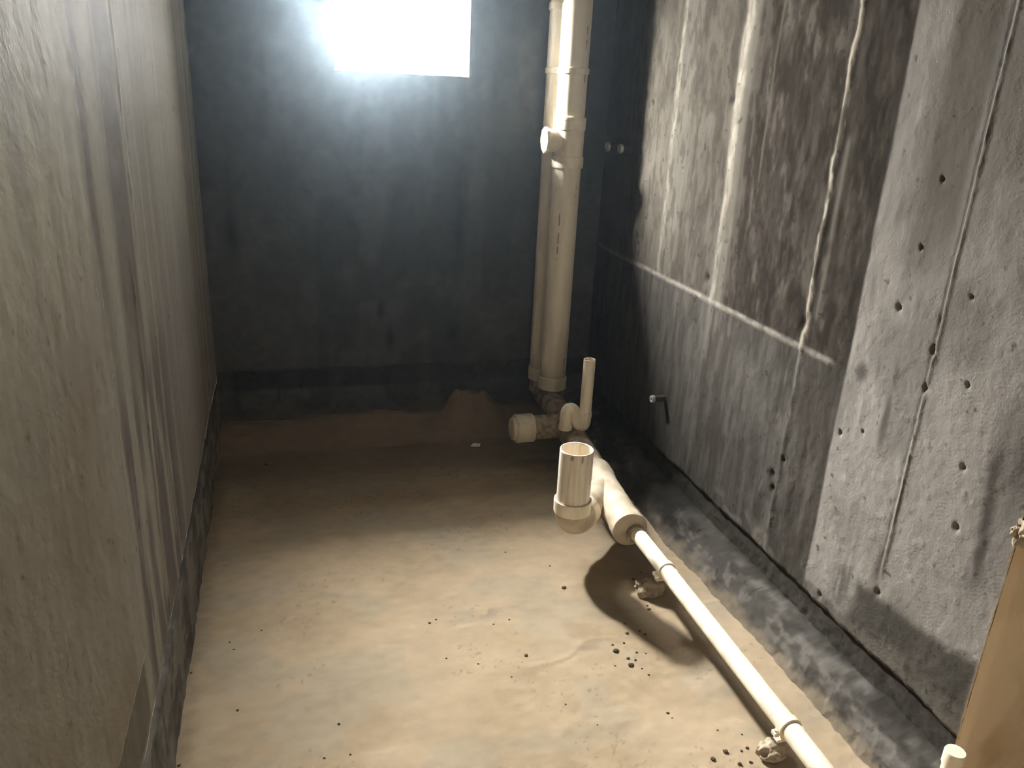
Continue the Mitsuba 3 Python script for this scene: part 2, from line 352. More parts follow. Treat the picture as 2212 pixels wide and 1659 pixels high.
    Ck = np.zeros_like(C) + np.array([0.155, 0.146, 0.136])
    Ck = lerp(Ck, [0.36, 0.34, 0.315], ss(0.47, 0.62, nz(Y * 17, S * 19, 4.0, 4, 63)) * 0.6)
    Ck = lerp(Ck, [0.055, 0.05, 0.046], ss(0.55, 0.68, nz(Y * 8, S * 12, 9.0, 3, 67)) * 0.7)
    Ck = lerp(Ck, [0.42, 0.355, 0.265], (1 - ss(0.004, 0.045, Z + 0.05 * (nz(Y * 20, Z * 30, 2.0, 3, 64) - 0.5))) * 0.85)
    Ck = lerp(Ck, [0.070, 0.066, 0.058], ss(0.098, 0.112, Z) * 0.9)
    Ck = lerp(Ck, [0.05, 0.048, 0.043], ss(1.90, 2.6, Y) * ss(0.3, 0.6, nz(Y * 5, Z * 18, 1.0, 3, 65)) * 0.8)
    C = C * (1 - k)[..., None] + 1.45 * Ck * k[..., None]
    C = C * (0.80 + 0.25 * st2 + 0.15 * fine)[..., None]
    C = lerp(C, [0.05, 0.043, 0.038], ss(0.83, 0.87, nz(Y * 55, Z * 45, 8.0, 2, 66)) * 0.6)
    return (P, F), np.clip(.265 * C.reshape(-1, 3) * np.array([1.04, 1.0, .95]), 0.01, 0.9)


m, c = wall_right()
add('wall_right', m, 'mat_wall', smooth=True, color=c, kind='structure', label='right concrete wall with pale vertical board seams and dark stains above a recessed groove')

# ------------------------------------------------------------------ left wall
def wall_left():
    U = np.arange(YF + 0.02, 0.55, -0.0055)
    V = np.concatenate([np.arange(-0.02, 0.56, 0.005), np.arange(0.56, 2.0, 0.0065), np.linspace(2.0, ZC + 0.02, 30)])

    def pos(Y, Z):
        X = np.full_like(Y, XL)
        X = X + 0.006 * (nz(Y * 2.0, Z * 1.5, 3.0, 2, 71) - 0.5) + 0.003 * (nz(Y * 24, Z * 10, 1.0, 3, 72) - 0.5)
        zg = 0.293 + 0.022 * (nz(Y * 7, 0, 0, 3, 73) - 0.5)
        X = X - 0.014 * np.exp(-((Z - zg) / 0.010) ** 4)
        low = 1 - ss(0.27, 0.295, Z)
        X = X + low * (0.004 + 0.014 * (nz(Y * 12, Z * 12, 5.0, 4, 74) - 0.5))
        pl = (1 - ss(1.555, 1.575, Y + 0.03 * (nz(Z * 3, 0, 0, 2, 75) - 0.5) - 0.05 * np.clip(Z - 0.5, 0, 1))) * ss(0.476, 0.488, Z)
        X = X + 0.005 * pl
        y1 = 1.93 + 0.03 * (nz(Z * 3, 1, 0, 2, 76) - 0.5)
        X = X + 0.004 * np.exp(-((Y - y1) / 0.012) ** 2) * band(Z, 0.35, 1.25, 0.05)
        X = X + 0.003 * np.exp(-((Y - 2.06) / 0.012) ** 2) * ss(1.2, 1.4, Z)
        return np.stack([X, Y, Z], -1)

    P, F, Y, Z = grid(U, V, pos)
    st = nz(Y * 20, Z * 0.9, 0.0, 3, 81)
    st2 = nz(Y * 55, Z * 2.5, 1.0, 3, 82)
    mo = nz(Y * 4, Z * 4, 2.0, 4, 83)
    C = np.zeros(Y.shape + (3,)) + np.array([0.36, 0.335, 0.285])
    C = lerp(C, [0.27, 0.245, 0.205], ss(0.42, 0.62, st) * 0.7)
    hi = ss(1.0, 1.5, Z)
    C = lerp(C, [0.50, 0.475, 0.385], (1 - ss(1.55, 1.60, Y)) * hi * (0.35 + 0.65 * ss(0.35, 0.6, st)))
    C = lerp(C, [0.17, 0.150, 0.128], band(Y, 1.60, 1.67, 0.008) * hi * 0.9)
    C = lerp(C, [0.44, 0.41, 0.345], band(Y, 1.69, 1.80, 0.015) * hi * 0.6)
    C = lerp(C, [0.185, 0.166, 0.143], band(Y, 1.83 + 0.05 * (Z - 1.4), 2.02, 0.012) * ss(0.85, 1.2, Z) * 0.9)
    C = lerp(C, [0.56, 0.53, 0.455], np.exp(-((Y - 2.055 - 0.03 * (nz(Z * 4, 1, 0, 2, 84) - 0.5)) / 0.014) ** 2) * ss(1.3, 1.5, Z) * 0.8)
    C = lerp(C, [0.62, 0.60, 0.53], np.exp(-((Y - 2.60) / 0.05) ** 2) * ss(1.62, 1.78, Z) * ss(0.4, 0.6, st2) * 0.8)
    C = lerp(C, [0.44, 0.415, 0.36], band(Y, 2.5, 3.1, 0.1) * hi * ss(0.4, 0.6, st) * 0.6)
    # lower streaks, a little purple
    lo = band(Z, 0.25, 1.0, 0.12)
    C = lerp(C, [0.165, 0.146, 0.141], band(Y, 1.62, 2.45, 0.05) * lo * ss(0.38, 0.56, 0.45 * st + 0.2 * st2 + 0.35 * nz(Y * 8, Z * 4, 21, 3, 89)) * 0.9)
    C = lerp(C, [0.30, 0.275, 0.265], band(Y, 2.3, 3.1, 0.1) * (1 - ss(0.9, 1.3, Z)) * 0.7)
    C = lerp(C, [0.42, 0.38, 0.33], np.exp(-((Y - 1.95 + 0.10 * (0.8 - Z)) / 0.016) ** 2) * lo * ss(0.45, 0.6, nz(Y * 9, Z * 6, 0, 2, 85)) * 0.9)
    # smooth render near the doorway
    pl = (1 - ss(1.555, 1.590, Y + 0.03 * (nz(Z * 3, 0, 0, 2, 75) - 0.5) - 0.06 * np.clip(Z - 0.5, 0, 1.5))) * ss(0.476, 0.488, Z) * (1 - ss(0.95, 1.45, Z))
    Cp = np.zeros_like(C) + np.array([0.335, 0.300, 0.245])
    Cp = lerp(Cp, [0.28, 0.235, 0.175], ss(0.45, 0.65, mo) * 0.6)
    Cp = lerp(Cp, [0.36, 0.335, 0.29], band(Y, 1.45, 1.57, 0.02) * 0.7)
    C = C * (1 - pl)[..., None] + Cp * pl[..., None]
    C = lerp(C, [0.40, 0.335, 0.28], np.exp(-(((Y - 1.22) / 0.05) ** 2 + ((Z - 1.08) / 0.012) ** 2)) * ss(0.4, 0.6, st2) * 0.8)
    # below
    C = lerp(C, [0.165, 0.150, 0.118], (1 - ss(0.470, 0.482, Z)) * (1 - ss(1.53, 1.56, Y)) * 0.85)
    C = lerp(C, [0.40, 0.36, 0.28], np.exp(-((Z - 0.31) / 0.012) ** 2) * (1 - ss(1.45, 1.62, Y)) * 0.7)
    low = 1 - ss(0.278, 0.292, Z)
    Cl = np.zeros_like(C) + np.array([0.235, 0.222, 0.20])
    Cl = lerp(Cl, [0.13, 0.118, 0.105], ss(0.45, 0.62, nz(Y * 6, Z * 10, 5.0, 3, 86)) * 0.7)
    Cl = lerp(Cl, [0.32, 0.30, 0.265], (1 - ss(0.10, 0.18, Z)) * ss(0.4, 0.6, mo) * 0.6)
    Cl = lerp(Cl, [0.085, 0.077, 0.069], ss(0.52, 0.64, nz(Y * 14, Z * 16, 22, 4, 90)) * 0.6)
    C = C * (1 - low)[..., None] + Cl * low[..., None]
    C = lerp(C, [0.06, 0.056, 0.050], np.exp(-((Z - 0.290 - 0.022 * (nz(Y * 7, 0, 0, 3, 73) - 0.5)) / 0.013) ** 4) * ss(1.6, 2.3, Y) * 0.9)
    C = C * (0.86 + 0.18 * st2 + 0.10 * nz(Y * 60, Z * 30, 3.0, 2, 87))[..., None]
    C = lerp(C, [0.06, 0.05, 0.045], ss(0.84, 0.88, nz(Y * 50, Z * 50, 8.0, 2, 88)) * 0.4)
    return (P, F), np.clip(.51 * C.reshape(-1, 3) * np.array([1.02, 1.0, .94]), 0.01, 0.9)


m, c = wall_left()
add('wall_left', m, 'mat_wall_left', smooth=True, color=c, kind='structure', label='left concrete wall with vertical streaks and a smooth brown rendered area near the camera')

# ------------------------------------------------------------------ far wall with the window opening
def wall_far():
    U = np.unique(np.concatenate([np.linspace(XL - 0.03, WX0, 90), np.linspace(WX0, WX1, 70), np.linspace(WX1, XR + 0.05, 90)]))
    V = np.unique(np.concatenate([np.linspace(-0.02, 0.5, 70), np.linspace(0.5, WZ0, 130), np.linspace(WZ0, WZ1, 40), np.linspace(WZ1, ZC + 0.02, 10)]))

    def pos(X, Z):
        inwin = band(X, WX0, WX1, 0.03) * band(Z, WZ0, WZ1, 0.03)
        d = 0.008 * (nz(X * 3, Z * 2, 0, 3, 91) - 0.5) + 0.003 * (nz(X * 24, Z * 18, 0, 3, 92) - 0.5)
        zl = 0.335 + 0.006 * (nz(X * 5, 0, 0, 2, 93) - 0.5)
        low = 1 - ss(zl - 0.006, zl + 0.006, Z)
        d = d - low * 0.010 * (1 - ss(0.5, 0.6, nz(X * 7, Z * 9, 0, 3, 94)))
        Yv = YF - d * (1 - inwin) + 0.014 * np.exp(-((Z - 0.285) / 0.055) ** 4) * np.clip(band(X, -0.30, 0.10, 0.02) + band(X, 0.95, 1.06, 0.02), 0, 1)
        return np.stack([X, Yv, Z], -1)

    P, F, X, Z = grid(U, V, pos)
    pc = P[F].mean(1)
    keep = ~((pc[:, 0] > WX0) & (pc[:, 0] < WX1) & (pc[:, 2] > WZ0) & (pc[:, 2] < WZ1))
    F = F[keep]
    st = nz(X * 9, Z * 1.2, 0.0, 3, 95)
    mo = nz(X * 5, Z * 4, 2.0, 4, 96)
    C = np.zeros(X.shape + (3,)) + np.array([0.150, 0.150, 0.135])
    C = lerp(C, [0.10, 0.10, 0.092], ss(0.42, 0.65, st) * 0.65)
    C = lerp(C, [0.20, 0.202, 0.185], ss(0.5, 0.7, mo) * 0.6)
    for (xx, zz, a, b) in [(0.44, 0.62, .015, .05), (0.485, 0.48, .02, .06), (0.80, 0.50, .03, .05), (-0.22, 1.0, .03, .12), (0.82, 1.05, .03, .2)]:
        C = lerp(C, [0.035, 0.035, 0.034], np.exp(-(((X - xx) / a) ** 2 + ((Z - zz) / b) ** 2)) * 0.8)
    C = lerp(C, [0.055, 0.055, 0.050], band(Z, 0.235, 0.335, 0.012) * (0.5 + 0.5 * ss(0.4, 0.6, mo)) * 0.8)
    C = lerp(C, [0.20, 0.16, 0.12], (1 - ss(0.09, 0.13, Z + 0.05 * (mo - 0.5))) * 0.7)
    C = C * (0.85 + 0.3 * nz(X * 40, Z * 40, 3.0, 2, 97))[..., None]
    P2, F2, C2 = [P], [F], [np.clip(.45 * C.reshape(-1, 3), 0.01, 0.9)]
    n = len(P)

    def quad(a, b, c2, d, k=12):
        nonlocal n
        s, t = np.meshgrid(np.linspace(0, 1, k), np.linspace(0, 1, k), indexing='ij')
        q = (np.asarray(a) * ((1 - s) * (1 - t))[..., None] + np.asarray(b) * (s * (1 - t))[..., None] + np.asarray(c2) * (s * t)[..., None] + np.asarray(d) * ((1 - s) * t)[..., None])
        i = (np.arange(k - 1)[:, None] * k + np.arange(k - 1)[None]).ravel()
        P2.append(q.reshape(-1, 3)); F2.append(np.vstack([np.stack([i, i + k, i + k + 1], 1), np.stack([i, i + k + 1, i + 1], 1)]) + n)
        C2.append(np.zeros((k * k, 3)) + np.array([0.24, 0.235, 0.22])); n += k * k

    y0, y1 = YF, YF + DEPTH
    quad((WX0, y0, WZ0), (WX1, y0, WZ0), (WX1, y1, WZ0), (WX0, y1, WZ0))
    quad((WX0, y0, WZ1), (WX1, y0, WZ1), (WX1, y1, WZ1), (WX0, y1, WZ1))
    quad((WX0, y0, WZ0), (WX0, y0, WZ1), (WX0, y1, WZ1), (WX0, y1, WZ0))
    quad((WX1, y0, WZ0), (WX1, y0, WZ1), (WX1, y1, WZ1), (WX1, y1, WZ0))
    return (np.vstack(P2), np.vstack(F2)), np.vstack(C2)


m, c = wall_far()
add('wall_far', m, 'mat_wall', smooth=False, color=c, kind='structure', label='dark concrete end wall with the bright window opening high in it')

# ------------------------------------------------------------------ floor
def floor_height(X, Y):
    z = 0.010 * (nz(X * 2.0, Y * 2.0, 0, 2, 101) - 0.5) + 0.0075 * (nz(X * 5 + 2 * nz(X * 2, Y * 2, 3, 2, 103), Y * 9, 0, 3, 102) - 0.5) + 0.002 * (nz(X * 30, Y * 40, 0, 2, 104) - 0.5)
    r = nz(X * 3.2 + 1.5 * nz(X * 2, Y * 3, 1, 2, 105), Y * 6.5, 4.0, 2, 106)
    z = z + 0.0022 * np.exp(-((r - 0.5) / 0.06) ** 2) * band(Y, 1.1, 2.3, 0.25) * ss(0.0, 0.4, X)
    z = z + (0.085 + 0.05 * (nz(X * 6, Y * 8, 2, 3, 107) - 0.5)) * ss(YF - 0.24, YF - 0.01, Y + 0.05 * (nz(X * 5, 0, 0, 2, 108) - 0.5))
    z = z + 0.105 * np.exp(-((np.abs(X - 0.88) / 0.13) ** 3 + (np.abs(Y - YF + 0.02) / 0.13) ** 2)) * (0.55 + 0.9 * nz(X * 14, Y * 14, 5, 3, 109))
    return z


def make_floor():
    U = np.concatenate([np.arange(XL - 0.03, 1.50, 0.0062), np.linspace(1.50, 3.2, 20)])
    V = np.concatenate([np.linspace(-0.9, 1.15, 30), np.arange(1.15, YF + 0.02, 0.0062)])
    P, F, X, Y = grid(U, V, lambda X, Y: np.stack([X, Y, floor_height(X, Y)], -1))
    mo = nz(X * 3, Y * 4, 0, 4, 111)
    fi = nz(X * 26, Y * 40, 0, 3, 112)
    C = np.zeros(X.shape + (3,)) + np.array([0.56, 0.455, 0.335])
    C = lerp(C, [0.47, 0.375, 0.265], ss(0.40, 0.62, mo) * 0.7)
    C = lerp(C, [0.46, 0.405, 0.32], ss(0.5, 0.68, nz(X * 5, Y * 7, 3, 3, 113)) * 0.6)
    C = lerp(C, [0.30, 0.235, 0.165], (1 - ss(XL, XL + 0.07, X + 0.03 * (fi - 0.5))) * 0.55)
    # scattered dust and scuffs
    C = lerp(C, [0.26, 0.20, 0.15], ss(0.72, 0.82, nz(X * 75, Y * 75, 5, 3, 114)) * ss(0.50, 0.64, nz(X * 4, Y * 5, 6, 2, 115)) * 0.5)
    C = lerp(C, [0.30, 0.26, 0.22], np.exp(-(((X - 0.60) / 0.05) ** 2 + ((Y - 2.17) / 0.03) ** 2)) * ss(0.4, 0.6, fi) * 0.7)
    C = lerp(C, [0.40, 0.31, 0.22], ss(0.55, 0.7, nz(X * 9, Y * 14, 8, 3, 116)) * band(X, 0.55, 1.0, 0.15) * band(Y, 1.6, 2.1, 0.15) * 0.6)
    C = lerp(C, [0.24, 0.19, 0.145], ss(3.1, 3.4, Y) * 0.75)  # far end of the floor darkened: its shade painted in
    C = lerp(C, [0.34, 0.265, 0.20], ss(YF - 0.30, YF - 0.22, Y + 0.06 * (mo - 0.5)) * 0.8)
    C = C * (0.90 + 0.2 * fi)[..., None]
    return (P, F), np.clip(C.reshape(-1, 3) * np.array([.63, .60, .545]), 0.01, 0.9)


m, c = make_floor()
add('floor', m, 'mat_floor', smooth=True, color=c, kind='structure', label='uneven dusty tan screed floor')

# ------------------------------------------------------------------ rest of the shell
add('ceiling', box(((XL + 3.2) / 2, 1.45, ZC + 0.06), (3.2 - XL + 0.1, 4.9, 0.12)), 'mat_ceiling', smooth=False, kind='structure', label='bare concrete ceiling')


def wall_near():
    """End face of the right wall, seen as the tan jamb at the lower right."""
    U = np.linspace(XR - 0.010, 3.2, 180)
    V = np.linspace(-0.02, ZC + 0.02, 240)

    def pos(X, Z):
        e = np.exp(-((X - XR) / 0.012) ** 2)
        return np.stack([X - 0.012 * (nz(Z * 18, 0, 0, 3, 121) - 0.5) * e, YN - 0.008 - 0.004 * (nz(X * 12, Z * 12, 0, 3, 122) - 0.5) + 0.010 * e, Z], -1)
    P, F, X, Z = grid(U, V, pos)
    mo = nz(X * 7, Z * 6, 0, 4, 123)
    C = np.zeros(X.shape + (3,)) + np.array([0.70, 0.53, 0.35])
    C = lerp(C, [0.50, 0.345, 0.20], ss(0.45, 0.68, mo) * 0.8)
    C = lerp(C, [0.66, 0.52, 0.35], ss(0.5, 0.7, nz(X * 4, Z * 3, 5, 3, 124)) * 0.6)
    return (P, F), C.reshape(-1, 3)


m, c = wall_near()
add('wall_near', m, 'mat_render', smooth=True, color=c, kind='structure', label='tan rendered end face of the right wall at the doorway')
add('wall_side', box((3.26, 0.15, ZC / 2), (0.12, 2.1, ZC + 0.1)), 'mat_ceiling', smooth=False, kind='structure', label='concrete wall of the passage beside the camera')
add('wall_back', cat([box((-0.15, -0.86, ZC / 2), (0.8, 0.12, ZC + 0.1)), box((2.30, -0.86, ZC / 2), (1.9, 0.12, ZC + 0.1)), box((0.8, -0.86, 2.45), (1.2, 0.12, 0.66))]), 'mat_ceiling', smooth=False,
    kind='structure', label='concrete wall with a doorway behind the camera')
add('wall_left_rear', box((XL - 0.06, -0.16, ZC / 2), (0.12, 1.52, ZC + 0.1)), 'mat_ceiling', smooth=False, kind='structure', label='rear stretch of the left wall beside the camera')

# window: two added light panels outside the opening, one strong, one weak and wide
def light_panel(key, c, n, w, h, rgb):
    """One added glowing panel: centre, facing direction, width, height."""
    c, n = np.asarray(c, float), np.asarray(n, float) / np.linalg.norm(n)
    u = np.cross(n, [0, 0, 1.0]); u /= np.linalg.norm(u)
    v = np.cross(u, n)
    q = [c + u * (a * w / 2) + v * (b * h / 2) for a, b in ((-1, -1), (-1, 1), (1, 1), (1, -1))]
    m = trimesh.Trimesh(np.array(q), [[0, 1, 2], [0, 2, 3]], process=False)
    if m.face_normals[0] @ n < 0:
        m.invert()
    scene[key] = mikit.ply(m, 'mat_paper', smooth=False, emitter={'type': 'area', 'radiance': {'type': 'rgb', 'value': rgb}})


light_panel('window_1__added_panel', (0.280, YF + DEPTH + 0.145, 2.003), (0.0, -0.34, -0.94), 0.16, 0.22, [PANEL, PANEL, PANEL * .97])
light_panel('window_1__added_panel_001', (0.44, YF + DEPTH + 0.29, 2.10), (0, -1, 0), 0.66, 1.2, [PANEL_DIM, PANEL_DIM, PANEL_DIM])
labels['window_1'] = {'label': 'small high window blown out white by daylight', 'kind': 'structure'}

# haze added to the room to imitate lens bloom around the window
hz = trimesh.creation.box(extents=(3.75, 4.72, ZC + 0.12))
hz.apply_translation((1.42, 1.455, ZC / 2))
scene['haze'] = mikit.ply(hz, {'type': 'null'}, smooth=False, interior={'type': 'ref', 'id': 'haze_medium'})
labels['haze'] = {'label': 'thin haze added to the room to imitate lens bloom around the window', 'category': 'haze', 'kind': 'stuff'}

# ------------------------------------------------------------------ stack pipes in the far right corner
SX, SY, SR = 1.272, 3.566, 0.0655
VX, VY = 1.262, 3.709


def printed_pipe(x, y, r, z0, z1, marks):
    U = np.linspace(0, 2 * np.pi, 73)
    V = np.arange(z0, z1, 0.006)
    P, F, A, Z = grid(U, V, lambda A, Z: np.stack([x + r * np.cos(A), y + r * np.sin(A), Z], -1))
    d = nz(np.cos(A) * 2, np.sin(A) * 2, Z * 3, 3, 131)
    C = np.zeros(A.shape + (3,)) + np.array([0.76, 0.68, 0.54])
    C = lerp(C, [0.66, 0.57, 0.43], ss(0.4, 0.7, d) * 0.7)
    for (ac, za, zb, w) in marks:
        on = np.exp(-((A - ac) / w) ** 4) * band(Z, za, zb, 0.004) * ss(0.36, 0.46, nz(A * 60, Z * 60, 1, 2, 132))
        C = lerp(C, [0.10, 0.085, 0.07], on * 0.85)
    C = lerp(C, [0.30, 0.25, 0.19], (1 - ss(z0 + 0.02, z0 + 0.16, Z + 0.1 * (d - 0.5))) * 0.6)
    return (P, F), C.reshape(-1, 3)


thing('soil_stack', 'front cream stack pipe with an octagonal access cap in the far right corner', 'pipe')
m, c = printed_pipe(SX, SY, SR, 0.258, ZC - .005, [(5.25, 1.84, 1.93, .05), (5.30, 1.70, 1.74, .06), (5.28, 1.36, 1.44, .05), (5.20, 1.16, 1.27, .04), (4.10, 0.92, 1.13, .05), (5.30, 0.35, 0.44, .06)])
add('soil_stack__pipe', m, 'mat_print', smooth=True, color=c)
add('soil_stack__coupling', lathe([(0, SR), (0, SR + .0045), (.002, SR + .006), (.024, SR + .006), (.026, SR + .0045), (.026, SR)], (SX, SY, 1.735), (0, 0, 1)), 'mat_pvc')
zt0, zt1 = 1.335, 1.555
r1, r2 = SR + .004, SR + .008
add('soil_stack__access_tee', cat([lathe([(0, SR), (0, r2), (.012, r2 + .001), (.05, r2), (.052, r1), (.165, r1), (.167, r2), (.205, r2), (.207, r2 + .001), (.22, r2), (.22, SR)], (SX, SY, zt0), (0, 0, 1)),
                                   tube(line((SX, SY, 1.452), (SX - .104, SY, 1.452), 3), .050)]), 'mat_pvc')
cap = lathe([(0, .050), (0, .056), (.004, .058), (.016, .058), (.018, .052), (.012, .049), (.012, 1e-4)], (SX - .101, SY, 1.452), (-1, 0, 0), seg=8)
add('soil_stack__access_tee__cap', cat([cap, lathe([(0, .046), (.016, .046), (.019, .043), (.019, 1e-4)], (SX - .101, SY, 1.452), (-1, 0, 0))]), 'mat_pvc', smooth=False, label='octagonal screw cap of the access tee')
add('soil_stack__foot_collar', lathe([(0, SR), (0, SR + .006), (.06, SR + .005), (.064, SR)], (SX, SY, 0.258), (0, 0, 1)), 'mat_pvc')

thing('vent_stack', 'rear cream plastic stack pipe half hidden behind the pipe with the access tee', 'pipe')
m, c = printed_pipe(VX, VY, SR, 0.258, ZC - .005, [])
add('vent_stack__pipe', m, 'mat_print', smooth=True, color=c)
add('vent_stack__coupling', lathe([(0, SR), (0, SR + .0045), (.002, SR + .006), (.024, SR + .006), (.026, SR + .0045), (.026, SR)], (VX, VY, 1.735), (0, 0, 1)), 'mat_pvc')
add('vent_stack__coupling_001', lathe([(0, SR), (0, SR + .0045), (.002, SR + .006), (.03, SR + .006), (.034, SR)], (VX, VY, 2.0), (0, 0, 1)), 'mat_pvc')
add('vent_stack__foot_collar', lathe([(0, SR), (0, SR + .006), (.06, SR + .005), (.064, SR)], (VX, VY, 0.258), (0, 0, 1)), 'mat_pvc')

# ------------------------------------------------------------------ drain along the right wall
DX0, DX1, DZ = 1.150, 1.268, 0.19
ax = lambda y: DX0 + (DX1 - DX0) * np.clip((y - 2.28) / (3.566 - 2.28), 0, 1.2)
pt = lambda y, z=DZ: np.array([ax(y), y, z])
dirY = (pt(3.4) - pt(2.3)); dirY /= np.linalg.norm(dirY)
thing('drain_pipe', 'thick cream drain pipe running along the right wall at floor level to the stacks', 'pipe')
add('drain_pipe__pipe', tube(line(pt(2.70), pt(3.60), 12), .058), 'mat_dusty', label='dusty brown pipe length')
# wye fitting: body, branch and sockets
YB = 2.285
body = lathe([(0, 1e-4), (0, .060), (.003, .063), (.055, .064), (.060, .062), (.062, .060), (.33, .060), (.36, .062), (.385, .067), (.452, .067), (.458, .064), (.458, .0585), (.462, .058)], pt(YB), dirY)
jn = np.array([.978, 2.390, DZ])
jm = pt(2.60)
bd = jm - jn; bd /= np.linalg.norm(bd)
branch = tube(line(jn + bd * 0.085, jm, 6), .058)
add('drain_pipe__wye', cat([body, branch]), 'mat_pvc_shaded')
add('drain_pipe__reducer', lathe([(-.004, .0655), (.014, .0655), (.018, .0635), (.018, 1e-4)], pt(YB) + dirY * 0.016, -dirY), 'mat_pvc_shaded')
nip = pt(YB) + np.array([0.020, 0, -0.012])
add('drain_pipe__reducer__nipple', lathe([(0, .033), (.022, .033), (.025, .031), (.025, 1e-4)], nip, -dirY), 'mat_mortar', label='dark grimy nipple')
# foot of the stacks: double tee with a capped branch to the left
add('drain_pipe__foot_tee', cat([lathe([(0, .058), (0, .066), (.05, .066), (.054, .062), (.30, .062), (.304, .066), (.48, .066), (.48, 1e-4)], pt(3.28), dirY),
                                 tube(line((SX, SY, DZ), (SX, SY, .257), 3), .062), tube(line((VX, VY, DZ), (VX, VY, .257), 3), .062)]), 'mat_dusty')
add('drain_pipe__side_branch', tube(line((ax(3.26), 3.26, .178), (1.075, 3.26, .178), 4), .057), 'mat_mortar', label='dusty brown branch')
add('drain_pipe__end_cap', lathe([(0, .058), (.0, .066), (.004, .067), (.082, .067), (.086, .063), (.087, .055), (.098, .054), (.102, .050), (.102, 1e-4)], (1.080, 3.26, .178), (-1, 0, 0)), 'mat_pvc', label='cream end cap on the side branch')

# ------------------------------------------------------------------ floor trap next to the reducer: open riser on a bend
RX, RY, RR = .955, 2.370, .0600
thing('waste_riser', 'short open cream waste pipe standing on a bend beside the thick drain pipe', 'pipe')


def stained_riser():
    U = np.linspace(0, 2 * np.pi, 73)
    prof = [(.285, RR)] + [(z, RR) for z in np.arange(.29, .485, .004)] + [(.4855, RR - .001), (.4865, RR - .0025), (.4860, RR - .005), (.484, RR - .0058)] + [(z, RR - .006) for z in np.arange(.48, .285, -.01)] + [(.284, 1e-4)]
    K = np.arange(len(prof)); pz = np.array([p[0] for p in prof]); pr = np.array([p[1] for p in prof])
    P, F, A, kk = grid(U, K, lambda A, k: np.stack([RX + pr[k.astype(int)] * np.cos(A), RY + pr[k.astype(int)] * np.sin(A), pz[k.astype(int)]], -1))
    Z = pz[kk.astype(int)]; Rr = pr[kk.astype(int)]
    C = np.zeros(A.shape + (3,)) + np.array([0.74, 0.66, 0.53])
    s = nz(A * 9, Z * 4, 0, 3, 141)
    C = lerp(C, [0.40, 0.33, 0.24], ss(0.46, 0.72, s) * 0.38)
    C = lerp(C, [0.26, 0.21, 0.15], ss(0.62, 0.80, nz(A * 11, Z * 5, 3, 3, 142)) * 0.25)
    for (a0, w, zz) in [(4.72, .06, .02), (4.10, .09, .012), (5.1, .03, .03)]:
        C = lerp(C, [0.07, 0.055, 0.04], np.exp(-((A - a0) / w) ** 2) * ss(.486 - zz - .014, .484 - zz, Z) * (1 - ss(.480, .484, Z)) * 0.85)
    C = np.where((Rr < RR - .001)[..., None] & (Z > .48)[..., None], np.array([0.80, 0.72, 0.58]), C)
    return (P, F), C.reshape(-1, 3)


m, c = stained_riser()
add('waste_riser__pipe', m, 'mat_print', smooth=True, color=c, label='open riser with dirty streaks')
h = np.array([bd[0], bd[1], 0.0]); h /= np.linalg.norm(h)
RB = .066
bendp = line((RX, RY, .285), (RX, RY, DZ + RB), 3)[:-1] + arc(np.array([RX, RY, DZ + RB]) + h * RB, RB, math.pi, 1.5 * math.pi, h, (0, 0, 1), 14) + [np.array([RX, RY, DZ]) + h * (RB + .03), np.array([RX, RY, DZ]) + h * (RB + .09)]
add('waste_riser__bend', tube(bendp, .0635), 'mat_pvc_shaded', smooth=40)
add('waste_riser__socket', lathe([(0, .0635), (.002, .067), (.045, .0685), (.050, .0675), (.0515, .0655), (.050, .063), (.040, .0607)], (RX, RY, .240), (0, 0, 1)), 'mat_pvc')
q0 = np.array([RX, RY, DZ]) + h * (RB + .012)
add('waste_riser__socket_001', lathe([(0, .0635), (.001, .067), (.042, .068), (.046, .066), (.046, .06)], q0, h), 'mat_pvc')

# ------------------------------------------------------------------ basin trap: thin S shaped pipe on the drain
thing('trap_pipe', 'thin cream S-shaped trap pipe standing up from the drain near the stacks', 'pipe')
TY = 3.06
pts = [(1.168, .250), (1.168, .285), (1.168, .318), (1.171, .334), (1.180, .345), (1.192, .345), (1.202, .336), (1.210, .318), (1.219, .296), (1.228, .277), (1.238, .264), (1.250, .263), (1.257, .275), (1.258, .292), (1.258, .32)]
from scipy.interpolate import splprep, splev
tck, _ = splprep(np.array(pts).T, s=0.0)
q = np.array(splev(np.linspace(0, 1, 60), tck)).T
add('trap_pipe__bends', tube(np.stack([q[:, 0], np.full(60, TY), q[:, 1]], 1), .0275), 'mat_pvc', smooth=40)
add('trap_pipe__riser', tube(line((1.258, TY, .312), (1.258, TY, .575), 6), .0262, inner=.0225), 'mat_pvc')
add('trap_pipe__socket', lathe([(0, .0275), (.001, .0295), (.028, .0298), (.030, .0285), (.030, .026)], (1.258, TY, .300), (0, 0, 1)), 'mat_pvc')
add('trap_pipe__socket_001', lathe([(0, .0275), (.001, .0300), (.022, .0300), (.024, .0275)], (1.168, TY, .250), (0, 0, 1)), 'mat_pvc')

